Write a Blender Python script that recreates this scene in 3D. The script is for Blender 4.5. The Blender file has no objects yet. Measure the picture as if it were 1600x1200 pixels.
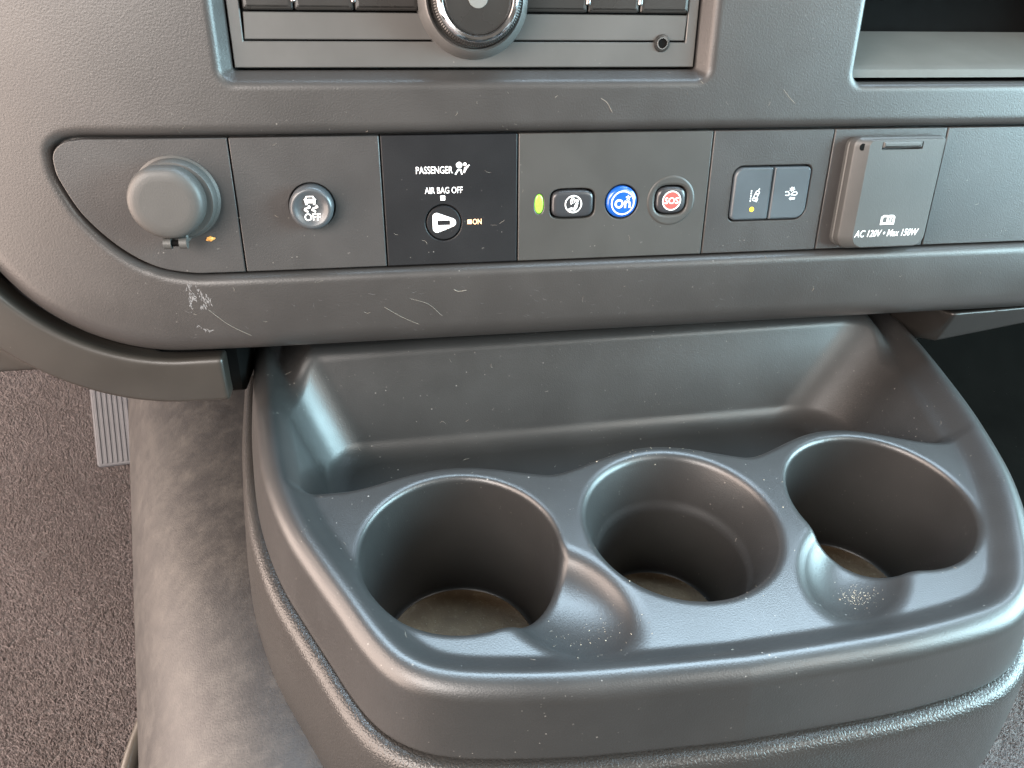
import bpy, bmesh, math, random
import numpy as np
from mathutils import Matrix, Vector
from mathutils.geometry import tessellate_polygon

# ------------------------------------------------------------------ camera, light, exposure
scene = bpy.context.scene
col = scene.collection
MM = 0.001
R = math.radians

cam_data = bpy.data.cameras.new("camera")
cam = bpy.data.objects.new("camera", cam_data)
col.objects.link(cam)
cam_data.sensor_width = 36.0
cam_data.lens = 27.0
cam_data.clip_start = 0.01
cam_data.clip_end = 60.0
CAM_RIGHT = Vector((0.986817, -0.157170, 0.038596))
CAM_DOWN = Vector((-0.063022, -0.592851, -0.802843))
CAM_FWD = Vector((0.149064, 0.789826, -0.594940))
CAM_LOC = Vector((-0.058900, -0.316428, 0.136647))
cam.matrix_world = Matrix((
    (CAM_RIGHT.x, -CAM_DOWN.x, -CAM_FWD.x, CAM_LOC.x),
    (CAM_RIGHT.y, -CAM_DOWN.y, -CAM_FWD.y, CAM_LOC.y),
    (CAM_RIGHT.z, -CAM_DOWN.z, -CAM_FWD.z, CAM_LOC.z),
    (0, 0, 0, 1)))
scene.camera = cam

world = bpy.data.worlds.new("World")
scene.world = world
world.use_nodes = True
bg = world.node_tree.nodes["Background"]
bg.inputs[0].default_value = (1.0, 0.90, 0.79, 1)
bg.inputs[1].default_value = 0.23


def window_lamp(name, loc, target, sx, sy, color, power):
    d = bpy.data.lights.new(name, 'AREA')
    d.shape = 'RECTANGLE'
    d.size, d.size_y = sx, sy
    d.color = color
    d.energy = power
    o = bpy.data.objects.new(name, d)
    col.objects.link(o)
    o.location = loc
    v = Vector(target) - Vector(loc)
    o.rotation_euler = v.to_track_quat('-Z', 'Y').to_euler()
    return o


# daylight entering through the driver's door, the passenger window and the windscreen
window_lamp("driver_door_daylight", (-1.15, -0.28, 0.20), (0.0, -0.12, -0.10), 1.6, 1.3, (1.0, 0.80, 0.69), 88)
window_lamp("passenger_window_daylight", (1.10, -0.36, 0.26), (0.0, -0.10, -0.08), 1.0, 0.55, (0.56, 0.86, 0.96), 66)
window_lamp("windscreen_daylight", (0.20, 0.42, 0.84), (0.05, -0.15, -0.10), 1.4, 0.85, (0.62, 0.83, 1.0), 96)
window_lamp("rear_left_window_daylight", (-0.90, -1.30, 0.90), (0.05, -0.10, -0.10), 0.9, 0.85, (1.0, 0.93, 0.88), 58)
window_lamp("rear_right_window_daylight", (0.95, -1.25, 0.95), (0.05, -0.10, -0.10), 0.8, 0.8, (1.0, 0.95, 0.88), 18)

vs = scene.view_settings
vs.view_transform = 'Standard'
vs.look = 'None'
vs.exposure = -0.2
vs.gamma = 1.0
vs.use_curve_mapping = False
scene.cycles.max_bounces = 5
scene.cycles.use_denoising = True
scene.cycles.sample_clamp_indirect = 6.0

# ------------------------------------------------------------------ materials


class NB:
    def __init__(self, name):
        self.m = bpy.data.materials.new(name)
        self.m.use_nodes = True
        self.nt = self.m.node_tree
        self.p = self.nt.nodes["Principled BSDF"]
        self._co = None

    def n(self, t, **kw):
        nd = self.nt.nodes.new(t)
        for k, v in kw.items():
            setattr(nd, k, v)
        return nd

    def link(self, a, b):
        self.nt.links.new(a, b)

    def set(self, sock, v):
        if hasattr(v, 'is_output'):
            self.link(v, sock)
        else:
            sock.default_value = v

    def co(self):
        if self._co is None:
            self._co = self.n('ShaderNodeTexCoord').outputs['Object']
        return self._co

    def noise(self, scale, detail=3, rough=.55, vec=None, dist=0.0):
        nd = self.n('ShaderNodeTexNoise')
        nd.inputs['Scale'].default_value = scale
        nd.inputs['Detail'].default_value = detail
        nd.inputs['Roughness'].default_value = rough
        nd.inputs['Distortion'].default_value = dist
        self.link(vec or self.co(), nd.inputs['Vector'])
        return nd.outputs['Fac']

    def voro(self, scale, feature='F1', vec=None, rnd=1.0):
        nd = self.n('ShaderNodeTexVoronoi', feature=feature)
        nd.inputs['Scale'].default_value = scale
        nd.inputs['Randomness'].default_value = rnd
        self.link(vec or self.co(), nd.inputs['Vector'])
        return nd

    def math(self, op, a, b=0.0, clamp=False):
        nd = self.n('ShaderNodeMath', operation=op, use_clamp=clamp)
        self.set(nd.inputs[0], a)
        self.set(nd.inputs[1], b)
        return nd.outputs[0]

    def ramp(self, fac, a, b, lo=0.0, hi=1.0):
        nd = self.n('ShaderNodeMapRange', interpolation_type='SMOOTHSTEP')
        self.set(nd.inputs[0], fac)
        nd.inputs[1].default_value = a
        nd.inputs[2].default_value = b
        nd.inputs[3].default_value = lo
        nd.inputs[4].default_value = hi
        return nd.outputs[0]

    def mix(self, fac, a, b):
        nd = self.n('ShaderNodeMix', data_type='RGBA')
        self.set(nd.inputs[0], fac)
        self.set(nd.inputs[6], a if hasattr(a, 'is_output') else (*a[:3], 1))
        self.set(nd.inputs[7], b if hasattr(b, 'is_output') else (*b[:3], 1))
        return nd.outputs[2]

    def bump(self, h, dist, strength=1.0, prev=None):
        nd = self.n('ShaderNodeBump')
        nd.inputs['Strength'].default_value = strength
        nd.inputs['Distance'].default_value = dist
        self.link(h, nd.inputs['Height'])
        if prev:
            self.link(prev, nd.inputs['Normal'])
        return nd.outputs[0]


def plastic(name, base, rough=.45, grain=900., gdepth=.00012, dust=.10, mott=.10, kind='pebble', spec=.5, dustcol=(.30, .285, .26)):
    """moulded plastic: fine pebbled grain, slightly uneven gloss, dust flecks"""
    b = NB(name)
    c0 = tuple(base)
    mo = b.noise(26, 4, .6)
    colr = b.mix(b.ramp(mo, .35, .7), tuple(x * (1 - mott * .5) for x in c0), tuple(x * (1 + mott) for x in c0))
    # dust flecks, sparse and of unequal size
    facs = []
    for sc, keep, rad in ((210., 1 - dust * 1.6, .10), (480., 1 - dust * .9, .16)):
        v = b.voro(sc)
        sep = b.n('ShaderNodeSeparateColor')
        b.link(v.outputs['Color'], sep.inputs[0])
        near = b.ramp(v.outputs['Distance'], rad * .5, rad, 1, 0)
        on = b.math('GREATER_THAN', sep.outputs[0], keep)
        siz = b.math('MULTIPLY', near, on)
        facs.append(b.math('MULTIPLY', siz, sep.outputs[1]))
    d = b.math('MAXIMUM', facs[0], facs[1])
    patch = b.ramp(b.noise(14, 3), .38, .68, .12, .8)
    geo = b.n('ShaderNodeNewGeometry')
    sz = b.n('ShaderNodeSeparateXYZ')
    b.link(geo.outputs['Normal'], sz.inputs[0])
    patch = b.math('MULTIPLY', patch, b.ramp(sz.outputs[2], -.1, .9, .45, 1))     # dust lies on what faces up
    d = b.math('MULTIPLY', d, patch)
    film = b.math('MULTIPLY', b.ramp(b.noise(7, 6, .6), .3, .85), .022 * min(1, dust * 10))
    colr = b.mix(film, colr, dustcol)
    colr = b.mix(d, colr, dustcol)
    b.link(colr, b.p.inputs['Base Color'])
    r = b.ramp(b.noise(45, 4), .3, .7, rough - .02, rough + .03)
    r = b.math('ADD', r, b.math('MULTIPLY', d, .4), True)
    b.link(r, b.p.inputs['Roughness'])
    b.p.inputs['Specular IOR Level'].default_value = spec
    if gdepth > 0:
        if kind == 'pebble':
            h = b.noise(grain, 2, .5)
        else:
            v = b.voro(grain * .55, 'DISTANCE_TO_EDGE', rnd=.9)
            h = b.math('ADD', b.ramp(v.outputs['Distance'], 0, .3), b.math('MULTIPLY', b.noise(grain * .8, 2), .6))
        nrm = b.bump(h, gdepth * .35)
        b.link(nrm, b.p.inputs['Normal'])
    return b.m


def plain(name, base, rough=.4, metal=0., emit=None, es=0., spec=.5, coat=0.):
    b = NB(name)
    n = b.noise(300, 3)
    b.link(b.mix(n, tuple(x * .9 for x in base), tuple(min(1, x * 1.08) for x in base)), b.p.inputs['Base Color'])
    b.link(b.ramp(b.noise(160, 3), .3, .7, max(.02, rough - .04), rough + .04), b.p.inputs['Roughness'])
    b.p.inputs['Metallic'].default_value = metal
    b.p.inputs['Specular IOR Level'].default_value = spec
    b.p.inputs['Coat Weight'].default_value = coat
    if emit:
        b.p.inputs['Emission Color'].default_value = (*emit, 1)
        b.p.inputs['Emission Strength'].default_value = es
    return b.m


M = {}
M['dash'] = plastic('dash_plastic', (.029, .027, .0262), .39, 1300, .00022, .12, spec=.5)
M['plate'] = plastic('plate_plastic', (.031, .0298, .0298), .41, 1400, .00022, .12, spec=.5)
M['plate_black'] = plastic('black_plate_plastic', (.006, .0065, .008), .46, 1900, .00012, .10, spec=.28)
M['plate_call'] = plastic('call_plate_plastic', (.036, .035, .033), .44, 1900, .00008, .08)
M['tray'] = plastic('console_plastic', (.021, .021, .021), .35, 1500, .00018, .20, spec=.6)
M['base'] = plastic('console_base_leather_grain', (.022, .021, .020), .33, 1250, .00022, .05, kind='leather')
M['bolster'] = plastic('lower_trim_plastic', (.024, .021, .018), .36, 1600, .00006, .05)
M['cap'] = plastic('outlet_cap_rubber', (.048, .0465, .044), .5, 1500, .00015, .06)
M['button'] = plastic('button_plastic', (.050, .055, .060), .30, 1500, .00003, .03)
M['button_call'] = plastic('call_button_plastic', (.030, .032, .036), .25, 1500, .00003, .03)
M['switch'] = plastic('switch_plastic', (.050, .062, .072), .36, 1500, .00006, .05)
M['cover'] = plastic('ac_cover_plastic', (.046, .047, .046), .45, 1500, .00012, .05)
M['radio'] = plastic('radio_plastic', (.072, .071, .069), .34, 1800, .00003, .03)
M['radio_dark'] = plastic('radio_button_plastic', (.020, .019, .018), .28, 1800, .00002, .03)
M['shelf_mat'] = plastic('shelf_mat_rubber', (.13, .134, .128), .5, 900, .0001, .05)
M['black'] = plain('black_gap', (.003, .003, .003), .8, spec=.08)
M['white'] = plain('white_print', (.80, .80, .80), .5)
M['white_dim'] = plain('pale_print', (.55, .60, .63), .5)
M['chrome'] = plain('chrome', (.75, .76, .78), .08, 1.0)
M['steel'] = plain('steel', (.5, .5, .5), .25, 1.0)
M['blue'] = plain('blue_button', (.010, .080, .36), .22, coat=.5)
M['red'] = plain('red_print', (.62, .07, .06), .4)
M['green_led'] = plain('green_indicator', (.2, .5, .05), .3, emit=(.36, 1.0, .06), es=.75)
M['amber_led'] = plain('amber_indicator', (.6, .4, .05), .3, emit=(1.0, .58, .03), es=1.0)
M['amber_print'] = plain('amber_lit_print', (.8, .5, .3), .4, emit=(1.0, .50, .22), es=1.1)
M['lint'] = plain('pale_lint', (.22, .20, .17), .8)
M['crumb'] = plain('orange_crumb', (.62, .30, .07), .6)
M['scuff'] = plain('pale_scuff', (.14, .14, .143), .7)
M['pedal'] = plastic('pedal_rubber', (.060, .062, .070), .6, 900, .0001, .04)
M['seal'] = plain('door_seal_rubber', (.055, .05, .042), .35)
M['footwell_shade'] = plastic('footwell_shade_black', (.005, .005, .0045), .85, 700, .0003, .03, spec=.05)  # near-black so the footwell shade is in the colour
M['dark_trim'] = plastic('dark_trim_plastic', (.012, .011, .010), .34, 1600, .00006, .05)
M['grit'] = plain('pale_grit', (.40, .36, .28), .8)
M['rust_fluff'] = plain('rust_fluff', (.42, .15, .05), .9)
M['foot'] = plain('base_foot', (.02, .02, .02), .5)


def mat_carpet():
    b = NB('carpet_pile')
    f = b.noise(520, 5, .85)
    m = b.noise(18, 4, .6)
    c = b.mix(b.ramp(f, .3, .72), (.120, .103, .101), (.165, .143, .140))
    c = b.mix(b.ramp(m, .3, .72), c, b.mix(.40, c, (.085, .066, .055)))
    v = b.voro(90)
    sep = b.n('ShaderNodeSeparateColor')
    b.link(v.outputs['Color'], sep.inputs[0])
    sp = b.math('MULTIPLY', b.ramp(v.outputs['Distance'], .03, .08, 1, 0), b.math('GREATER_THAN', sep.outputs[0], .86))
    c = b.mix(sp, c, (.55, .48, .45))
    b.link(c, b.p.inputs['Base Color'])
    b.p.inputs['Roughness'].default_value = .95
    b.p.inputs['Specular IOR Level'].default_value = .1
    b.p.inputs['Sheen Weight'].default_value = .4
    b.link(b.bump(f, .003, .8), b.p.inputs['Normal'])
    return b.m


def mat_cover():
    """black vinyl engine cover rubbed pale by dust and shoes"""
    b = NB('dusty_vinyl')
    s = b.noise(60, 9, .8)
    s2 = b.noise(180, 6, .75)
    fac = b.math('MULTIPLY', b.ramp(s, .38, .72), b.ramp(s2, .25, .75, .5, 1))
    c = b.mix(fac, (.028, .027, .027), (.068, .064, .059))
    b.link(c, b.p.inputs['Base Color'])
    b.link(b.ramp(s, .3, .7, .47, .53), b.p.inputs['Roughness'])
    v = b.voro(620, 'DISTANCE_TO_EDGE', rnd=.9)
    b.link(b.bump(b.math('ADD', b.ramp(v.outputs['Distance'], 0, .3), b.noise(300, 2)), .000035), b.p.inputs['Normal'])
    return b.m


def mat_cup_mat():
    b = NB('dirty_rubber')
    s = b.noise(60, 6, .7)
    v = b.noise(500, 3)
    c = b.mix(b.ramp(s, .35, .7), (.085, .052, .025), (.130, .084, .042))
    c = b.mix(b.ramp(v, .55, .8), c, (.17, .125, .075))
    b.link(c, b.p.inputs['Base Color'])
    b.p.inputs['Roughness'].default_value = .7
    b.link(b.bump(v, .0004), b.p.inputs['Normal'])
    return b.m


def mat_pile():
    b = NB('carpet_tuft')
    geo = b.n('ShaderNodeNewGeometry')
    rnd = geo.outputs['Random Per Island']
    m = b.noise(16, 4, .6)
    c = b.mix(rnd, (.145, .124, .122), (.205, .178, .175))
    c = b.mix(b.ramp(m, .3, .72), c, b.mix(.25, c, (.095, .075, .066)))
    b.link(c, b.p.inputs['Base Color'])
    b.p.inputs['Roughness'].default_value = .9
    b.p.inputs['Specular IOR Level'].default_value = .12
    return b.m


M['pile'] = mat_pile()
M['carpet'] = mat_carpet()
M['vinyl'] = mat_cover()
M['cupmat'] = mat_cup_mat()

# ------------------------------------------------------------------ object helpers
TILT = R(12)
DASH = Matrix(((1, 0, 0, 0),
               (0, math.sin(TILT), -math.cos(TILT), 0),
               (0, math.cos(TILT), math.sin(TILT), 0),
               (0, 0, 0, 1)))          # columns: along the dash, up its face, out of its face


def tag(o, label, cat, group=None):
    o['label'] = label
    o['category'] = cat
    if group:
        o['group'] = group
    return o


def thing(name, label, cat, origin=(0, 0, 0), dash=False, group=None):
    o = bpy.data.objects.new(name, None)
    o.empty_display_size = .01
    col.objects.link(o)
    p = Vector(origin) * MM
    if dash:
        o.matrix_world = Matrix.Translation(DASH @ p) @ DASH
    else:
        o.matrix_world = Matrix.Translation(p)
    return tag(o, label, cat, group)


def obj(name, verts, faces, mat, parent=None, smooth=True, angle=35, normals=None):
    """verts in millimetres, in the parent's own axes"""
    me = bpy.data.meshes.new(name)
    v = np.asarray(verts, dtype=np.float32) * MM
    me.from_pydata(v.tolist(), [], [list(map(int, f)) for f in faces])
    me.update()
    me.materials.append(M[mat])
    if smooth:
        me.polygons.foreach_set('use_smooth', np.ones(len(me.polygons), dtype=bool))
        if angle:
            me.set_sharp_from_angle(angle=R(angle))
            for p in me.polygons:               # level caps stay flat
                if abs(p.normal.z) > .9995:
                    p.use_smooth = False
    o = bpy.data.objects.new(name, me)
    col.objects.link(o)
    if parent:
        o.parent = parent
    return o


class Geo:
    def __init__(self):
        self.v = []
        self.f = []

    def add(self, v, f):
        k = len(self.v)
        self.v += [tuple(p) for p in v]
        self.f += [tuple(i + k for i in q) for q in f]
        return self


def area2(p):
    return sum(p[i][0] * p[(i + 1) % len(p)][1] - p[(i + 1) % len(p)][0] * p[i][1] for i in range(len(p)))


def inset(loop, d):
    """move a counter-clockwise loop inwards by d"""
    n = len(loop)
    out = []
    for i in range(n):
        a, b, c = loop[i - 1], loop[i], loop[(i + 1) % n]
        e1 = (b[0] - a[0], b[1] - a[1])
        e2 = (c[0] - b[0], c[1] - b[1])
        l1 = math.hypot(*e1) or 1e-9
        l2 = math.hypot(*e2) or 1e-9
        n1 = (-e1[1] / l1, e1[0] / l1)
        n2 = (-e2[1] / l2, e2[0] / l2)
        m = (n1[0] + n2[0], n1[1] + n2[1])
        q = max(.35, 1 + n1[0] * n2[0] + n1[1] * n2[1])
        out.append((b[0] + m[0] * d / q, b[1] + m[1] * d / q))
    return out


def slab(loops, profile, g=None):
    """outer loop + holes swept through profile [(inset, height), ...]; the last ring is capped"""
    g = g or Geo()
    base = len(g.v)
    fixed = []
    for k, lp in enumerate(loops):
        lp = [tuple(p[:2]) for p in lp]
        if (area2(lp) > 0) != (k == 0):
            lp = lp[::-1]
        fixed.append(lp)
    idx = []
    for lp in fixed:
        rings = []
        for d, h in profile:
            r = inset(lp, d) if d else lp
            rings.append(range(len(g.v), len(g.v) + len(r)))
            g.v += [(x, y, h) for x, y in r]
        n = len(lp)
        for a, b in zip(rings, rings[1:]):
            for i in range(n):
                j = (i + 1) % n
                g.f.append((a[i], a[j], b[j], b[i]))
        idx += list(rings[-1])
    last = []
    for lp in fixed:
        last.append([Vector((x, y, 0)) for x, y in (inset(lp, profile[-1][0]) if profile[-1][0] else lp)])
    for t in tessellate_polygon(last):
        t = list(t)
        p = [g.v[idx[i]] for i in t]
        if area2(p) < 0:
            t = t[::-1]
        if abs(area2(p)) > 1e-9:
            g.f.append(tuple(idx[i] for i in t))
    return g


def circle(cx, cy, r, n=48, ry=None):
    ry = ry or r
    return [(cx + r * math.cos(2 * math.pi * i / n), cy + ry * math.sin(2 * math.pi * i / n)) for i in range(n)]


def rrect(x0, y0, x1, y1, r, n=6):
    rs = r if isinstance(r, (tuple, list)) else (r, r, r, r)     # bl, br, tr, tl
    out = []
    for (cx, cy, a0, rr) in ((x0, y0, 180, rs[0]), (x1, y0, 270, rs[1]), (x1, y1, 0, rs[2]), (x0, y1, 90, rs[3])):
        sx = 1 if cx == x0 else -1
        sy = 1 if cy == y0 else -1
        if rr < 1e-6:
            out.append((cx, cy))
            continue
        for i in range(n + 1):
            a = R(a0 + 90 * i / n)
            out.append((cx + sx * rr + rr * math.cos(a), cy + sy * rr + rr * math.sin(a)))
    return out


def superellipse(cx, cy, rx, ry, p=3.2, n=56):
    o = []
    for i in range(n):
        a = 2 * math.pi * i / n
        c, s = math.cos(a), math.sin(a)
        o.append((cx + rx * math.copysign(abs(c) ** (2 / p), c), cy + ry * math.copysign(abs(s) ** (2 / p), s)))
    return o


def spline(pts, per=8, closed=False):
    """Catmull-Rom through the points"""
    P = [np.array(p, float) for p in pts]
    n = len(P)
    out = []
    rng = range(n) if closed else range(n - 1)
    for i in rng:
        p0 = P[(i - 1) % n] if closed or i > 0 else 2 * P[0] - P[1]
        p1, p2 = P[i], P[(i + 1) % n]
        p3 = P[(i + 2) % n] if closed or i + 2 < n else 2 * P[-1] - P[-2]
        for k in range(per):
            t = k / per
            out.append(.5 * ((2 * p1) + (-p0 + p2) * t + (2 * p0 - 5 * p1 + 4 * p2 - p3) * t * t + (-p0 + 3 * p1 - 3 * p2 + p3) * t ** 3))
    if not closed:
        out.append(P[-1])
    return [tuple(p) for p in out]


def stroke(pts, w, closed=False):
    """ribbon polygon pieces of width w along a polyline (list of quads)"""
    q = []
    n = len(pts)
    for i in range(n if closed else n - 1):
        a, b = np.array(pts[i], float), np.array(pts[(i + 1) % n], float)
        d = b - a
        L = np.linalg.norm(d)
        if L < 1e-6:
            continue
        d /= L
        m = np.array((-d[1], d[0])) * w / 2
        e = d * w * .25
        q.append([tuple(a - e - m), tuple(b + e - m), tuple(b + e + m), tuple(a - e + m)])
    return q


def printed(name, polys, mat, parent, h, thick=.10):
    """flat print: each polygon a thin raised film (polygons overlap at stepped heights)"""
    g = Geo()
    for k, pl in enumerate(polys):
        loops = pl if isinstance(pl[0][0], (tuple, list, np.ndarray)) else [pl]
        slab(loops, [(0, h - .02), (0, h + thick + .004 * (k % 7))], g)
    return obj(name, g.v, g.f, mat, parent, smooth=False)


def lettering(name, text, mat, parent, cx, cy, h, height, width=None, bold=.012, shear=0.):
    """flat lettering; cx, cy is its centre"""
    cu = bpy.data.curves.new('tmp_text', 'FONT')
    cu.body = text
    cu.size = 1.0
    cu.offset = bold
    cu.resolution_u = 3
    cu.shear = shear
    t = bpy.data.objects.new('tmp_text', cu)
    col.objects.link(t)
    bpy.context.view_layer.update()
    dg = bpy.context.evaluated_depsgraph_get()
    me = bpy.data.meshes.new_from_object(t.evaluated_get(dg))
    bpy.data.objects.remove(t)
    n = len(me.vertices)
    co = np.zeros(n * 3, dtype=np.float32)
    me.vertices.foreach_get('co', co)
    co = co.reshape(-1, 3)
    lo, hi = co.min(0), co.max(0)
    sy = height / (hi[1] - lo[1])
    sx = (width / (hi[0] - lo[0])) if width else sy
    co[:, 0] = ((co[:, 0] - (lo[0] + hi[0]) / 2) * sx + cx) * MM
    co[:, 1] = ((co[:, 1] - (lo[1] + hi[1]) / 2) * sy + cy) * MM
    co[:, 2] = h * MM
    me.vertices.foreach_set('co', co.ravel())
    me.update()
    me.materials.clear()
    me.materials.append(M[mat])
    me.name = name
    o = bpy.data.objects.new(name, me)
    col.objects.link(o)
    o.parent = parent
    return o


def lathe(profile, n=64, cx=0., cy=0., cap=True):
    """surface of revolution about the local z axis; profile [(radius, height), ...] from outside in"""
    v, f = [], []
    for r, z in profile:
        for i in range(n):
            a = 2 * math.pi * i / n
            v.append((cx + r * math.cos(a), cy + r * math.sin(a), z))
    for k in range(len(profile) - 1):
        for i in range(n):
            j = (i + 1) % n
            f.append((k * n + i, k * n + j, (k + 1) * n + j, (k + 1) * n + i))
    if cap:
        f.append(tuple(range((len(profile) - 1) * n, len(profile) * n)))
    return v, f


def tube(pts, r, n=8, taper=False):
    P = [Vector(p) for p in pts]
    v, f = [], []
    up = Vector((.13, .37, .92))
    for i, p in enumerate(P):
        d = (P[min(i + 1, len(P) - 1)] - P[max(i - 1, 0)]).normalized()
        a = d.cross(up)
        a = a.normalized() if a.length > 1e-5 else Vector((1, 0, 0))
        b = d.cross(a)
        rr = r[i] if isinstance(r, (list, tuple)) else r
        for k in range(n):
            t = 2 * math.pi * k / n
            v.append(tuple(p + a * (rr * math.cos(t)) + b * (rr * math.sin(t))))
    for i in range(len(P) - 1):
        for k in range(n):
            j = (k + 1) % n
            f.append((i * n + k, i * n + j, (i + 1) * n + j, (i + 1) * n + k))
    f.append(tuple(range(n))[::-1])
    f.append(tuple(range((len(P) - 1) * n, len(P) * n)))
    return v, f


# ------------------------------------------------------------------ smooth moulded shapes from distance functions
def rmax(a, b, r):
    """intersection with a circular fillet of radius r"""
    if r <= 0:
        return np.maximum(a, b)
    u = np.maximum(a + r, 0)
    v = np.maximum(b + r, 0)
    return np.minimum(np.maximum(a, b), -r) + np.sqrt(u * u + v * v)


def rmin(a, b, r):
    return -rmax(-a, -b, r)


def sstep(x, a, b):
    t = np.clip((x - a) / (b - a), 0, 1)
    return t * t * (3 - 2 * t)


def poly_sdf_grid(poly, lo, hi, step=1.0):
    """signed distance to a closed polygon, tabulated; returns a bilinear lookup"""
    xs = np.arange(lo[0], hi[0] + step, step)
    ys = np.arange(lo[1], hi[1] + step, step)
    X, Y = np.meshgrid(xs, ys, indexing='ij')
    d = np.full(X.shape, 1e9)
    inside = np.zeros(X.shape, bool)
    n = len(poly)
    for i in range(n):
        ax, ay = poly[i]
        bx, by = poly[(i + 1) % n]
        ex, ey = bx - ax, by - ay
        L = ex * ex + ey * ey
        if L < 1e-12:
            continue
        t = np.clip(((X - ax) * ex + (Y - ay) * ey) / L, 0, 1)
        d = np.minimum(d, (X - ax - t * ex) ** 2 + (Y - ay - t * ey) ** 2)
        if ay != by:
            c = ((ay > Y) != (by > Y)) & (X < (bx - ax) * (Y - ay) / (by - ay) + ax)
            inside ^= c
    T = np.sqrt(d)
    T[inside] *= -1
    T = T.astype(np.float32)

    def look(x, y):
        fx = np.clip((x - lo[0]) / step, 0, len(xs) - 1.001)
        fy = np.clip((y - lo[1]) / step, 0, len(ys) - 1.001)
        i = fx.astype(np.int32)
        j = fy.astype(np.int32)
        u, v = fx - i, fy - j
        return (T[i, j] * (1 - u) + T[i + 1, j] * u) * (1 - v) + (T[i, j + 1] * (1 - u) + T[i + 1, j + 1] * u) * v
    return look


def sdf_mesh(f, lo, hi, h, lip=1.8, B=12):
    """surface-net mesh of f = 0 inside the box lo..hi (open where the box cuts it)"""
    lo = np.array(lo, np.float32)
    n = np.ceil((np.array(hi) - lo) / (h * B)).astype(int) * B
    F = np.ones(n + 1, np.float32)
    nb = n // B
    I = np.stack(np.meshgrid(*[np.arange(k) for k in nb], indexing='ij'), -1).reshape(-1, 3)
    c = lo + (I + .5) * B * h
    fc = f(c[:, 0], c[:, 1], c[:, 2])
    near = np.abs(fc) < B * h * .87 * lip + h
    for (i, j, k) in I[(fc < 0) & ~near]:
        F[i * B:i * B + B + 1, j * B:j * B + B + 1, k * B:k * B + B + 1] = -1
    off = np.stack(np.meshgrid(*[np.arange(B + 1)] * 3, indexing='ij'), -1).reshape(-1, 3)
    act = I[near]
    for s in range(0, len(act), 400):
        blk = act[s:s + 400]
        P = (blk[:, None, :] * B + off[None]).reshape(-1, 3)
        W = lo + P * np.float32(h)
        F[P[:, 0], P[:, 1], P[:, 2]] = f(W[:, 0], W[:, 1], W[:, 2])
    S = F < 0
    cnt = np.zeros(n, np.int8)
    for a in (0, 1):
        for b in (0, 1):
            for d in (0, 1):
                cnt += S[a:a + n[0], b:b + n[1], d:d + n[2]]
    cell = np.argwhere((cnt > 0) & (cnt < 8))
    ids = np.full(n, -1, np.int32)
    ids[cell[:, 0], cell[:, 1], cell[:, 2]] = np.arange(len(cell))
    acc = np.zeros((len(cell), 3))
    num = np.zeros(len(cell))
    cor = [(a, b, d) for a in (0, 1) for b in (0, 1) for d in (0, 1)]
    val = {q: F[cell[:, 0] + q[0], cell[:, 1] + q[1], cell[:, 2] + q[2]] for q in cor}
    for q in cor:
        for ax in range(3):
            if q[ax]:
                continue
            q2 = list(q)
            q2[ax] = 1
            a, b = val[q], val[tuple(q2)]
            m = (a < 0) != (b < 0)
            t = np.where(m, a / np.where(m, a - b, 1), 0)
            p = np.tile(np.array(q, float), (len(cell), 1))
            p[:, ax] += t
            acc[m] += p[m]
            num[m] += 1
    V = (lo + (cell + acc / num[:, None]) * h).astype(np.float64)
    e = .15
    for _ in range(2):
        x, y, z = V.T
        f0 = f(x, y, z)
        gx = (f(x + e, y, z) - f(x - e, y, z)) / (2 * e)
        gy = (f(x, y + e, z) - f(x, y - e, z)) / (2 * e)
        gz = (f(x, y, z + e) - f(x, y, z - e)) / (2 * e)
        g2 = np.maximum(gx * gx + gy * gy + gz * gz, .2)
        st = np.clip(f0 / g2, -.6 * h, .6 * h)
        V -= np.stack((gx * st, gy * st, gz * st), 1) * .9
    quads = []
    for ax in range(3):
        o1, o2 = [k for k in range(3) if k != ax]
        sl = [slice(1, -1)] * 3
        sl[ax] = slice(0, -1)
        sh = [slice(1, -1)] * 3
        sh[ax] = slice(1, None)
        A, Bq = S[tuple(sl)], S[tuple(sh)]
        for flip in (0, 1):
            w = np.argwhere((A & ~Bq) if flip == 0 else (~A & Bq))
            if not len(w):
                continue
            w[:, o1] += 1
            w[:, o2] += 1
            cs = []
            for (d1, d2) in ((-1, -1), (0, -1), (0, 0), (-1, 0)):
                c = w.copy()
                c[:, o1] += d1
                c[:, o2] += d2
                cs.append(ids[c[:, 0], c[:, 1], c[:, 2]])
            q = np.stack(cs, 1)
            fl = flip ^ (ax == 1)
            quads.append(q[:, ::-1] if fl else q)
    Q = np.concatenate(quads)
    return V, Q[(Q >= 0).all(1)]


def sdf_obj(name, f, lo, hi, h, mat, parent, lip=1.8):
    V, Q = sdf_mesh(f, lo, hi, h, lip)
    me = bpy.data.meshes.new(name)
    me.vertices.add(len(V))
    me.vertices.foreach_set('co', (V * MM).astype(np.float32).ravel())
    me.loops.add(len(Q) * 4)
    me.loops.foreach_set('vertex_index', Q.astype(np.int32).ravel())
    me.polygons.add(len(Q))
    me.polygons.foreach_set('loop_start', np.arange(0, len(Q) * 4, 4, dtype=np.int32))
    me.polygons.foreach_set('use_smooth', np.ones(len(Q), bool))
    me.update(calc_edges=True)
    me.validate()
    me.materials.append(M[mat])
    o = bpy.data.objects.new(name, me)
    col.objects.link(o)
    o.parent = parent
    return o


def march(f, a, b, start, direc, n=60):
    """walk from start along direc (arrays, mm) to the surface f = 0"""
    p = np.array(start, float)
    d = np.array(direc, float)
    for _ in range(n):
        s = f(p[:, 0], p[:, 1], p[:, 2])
        p += d * (s * .7)[:, None]
    return p


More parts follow.
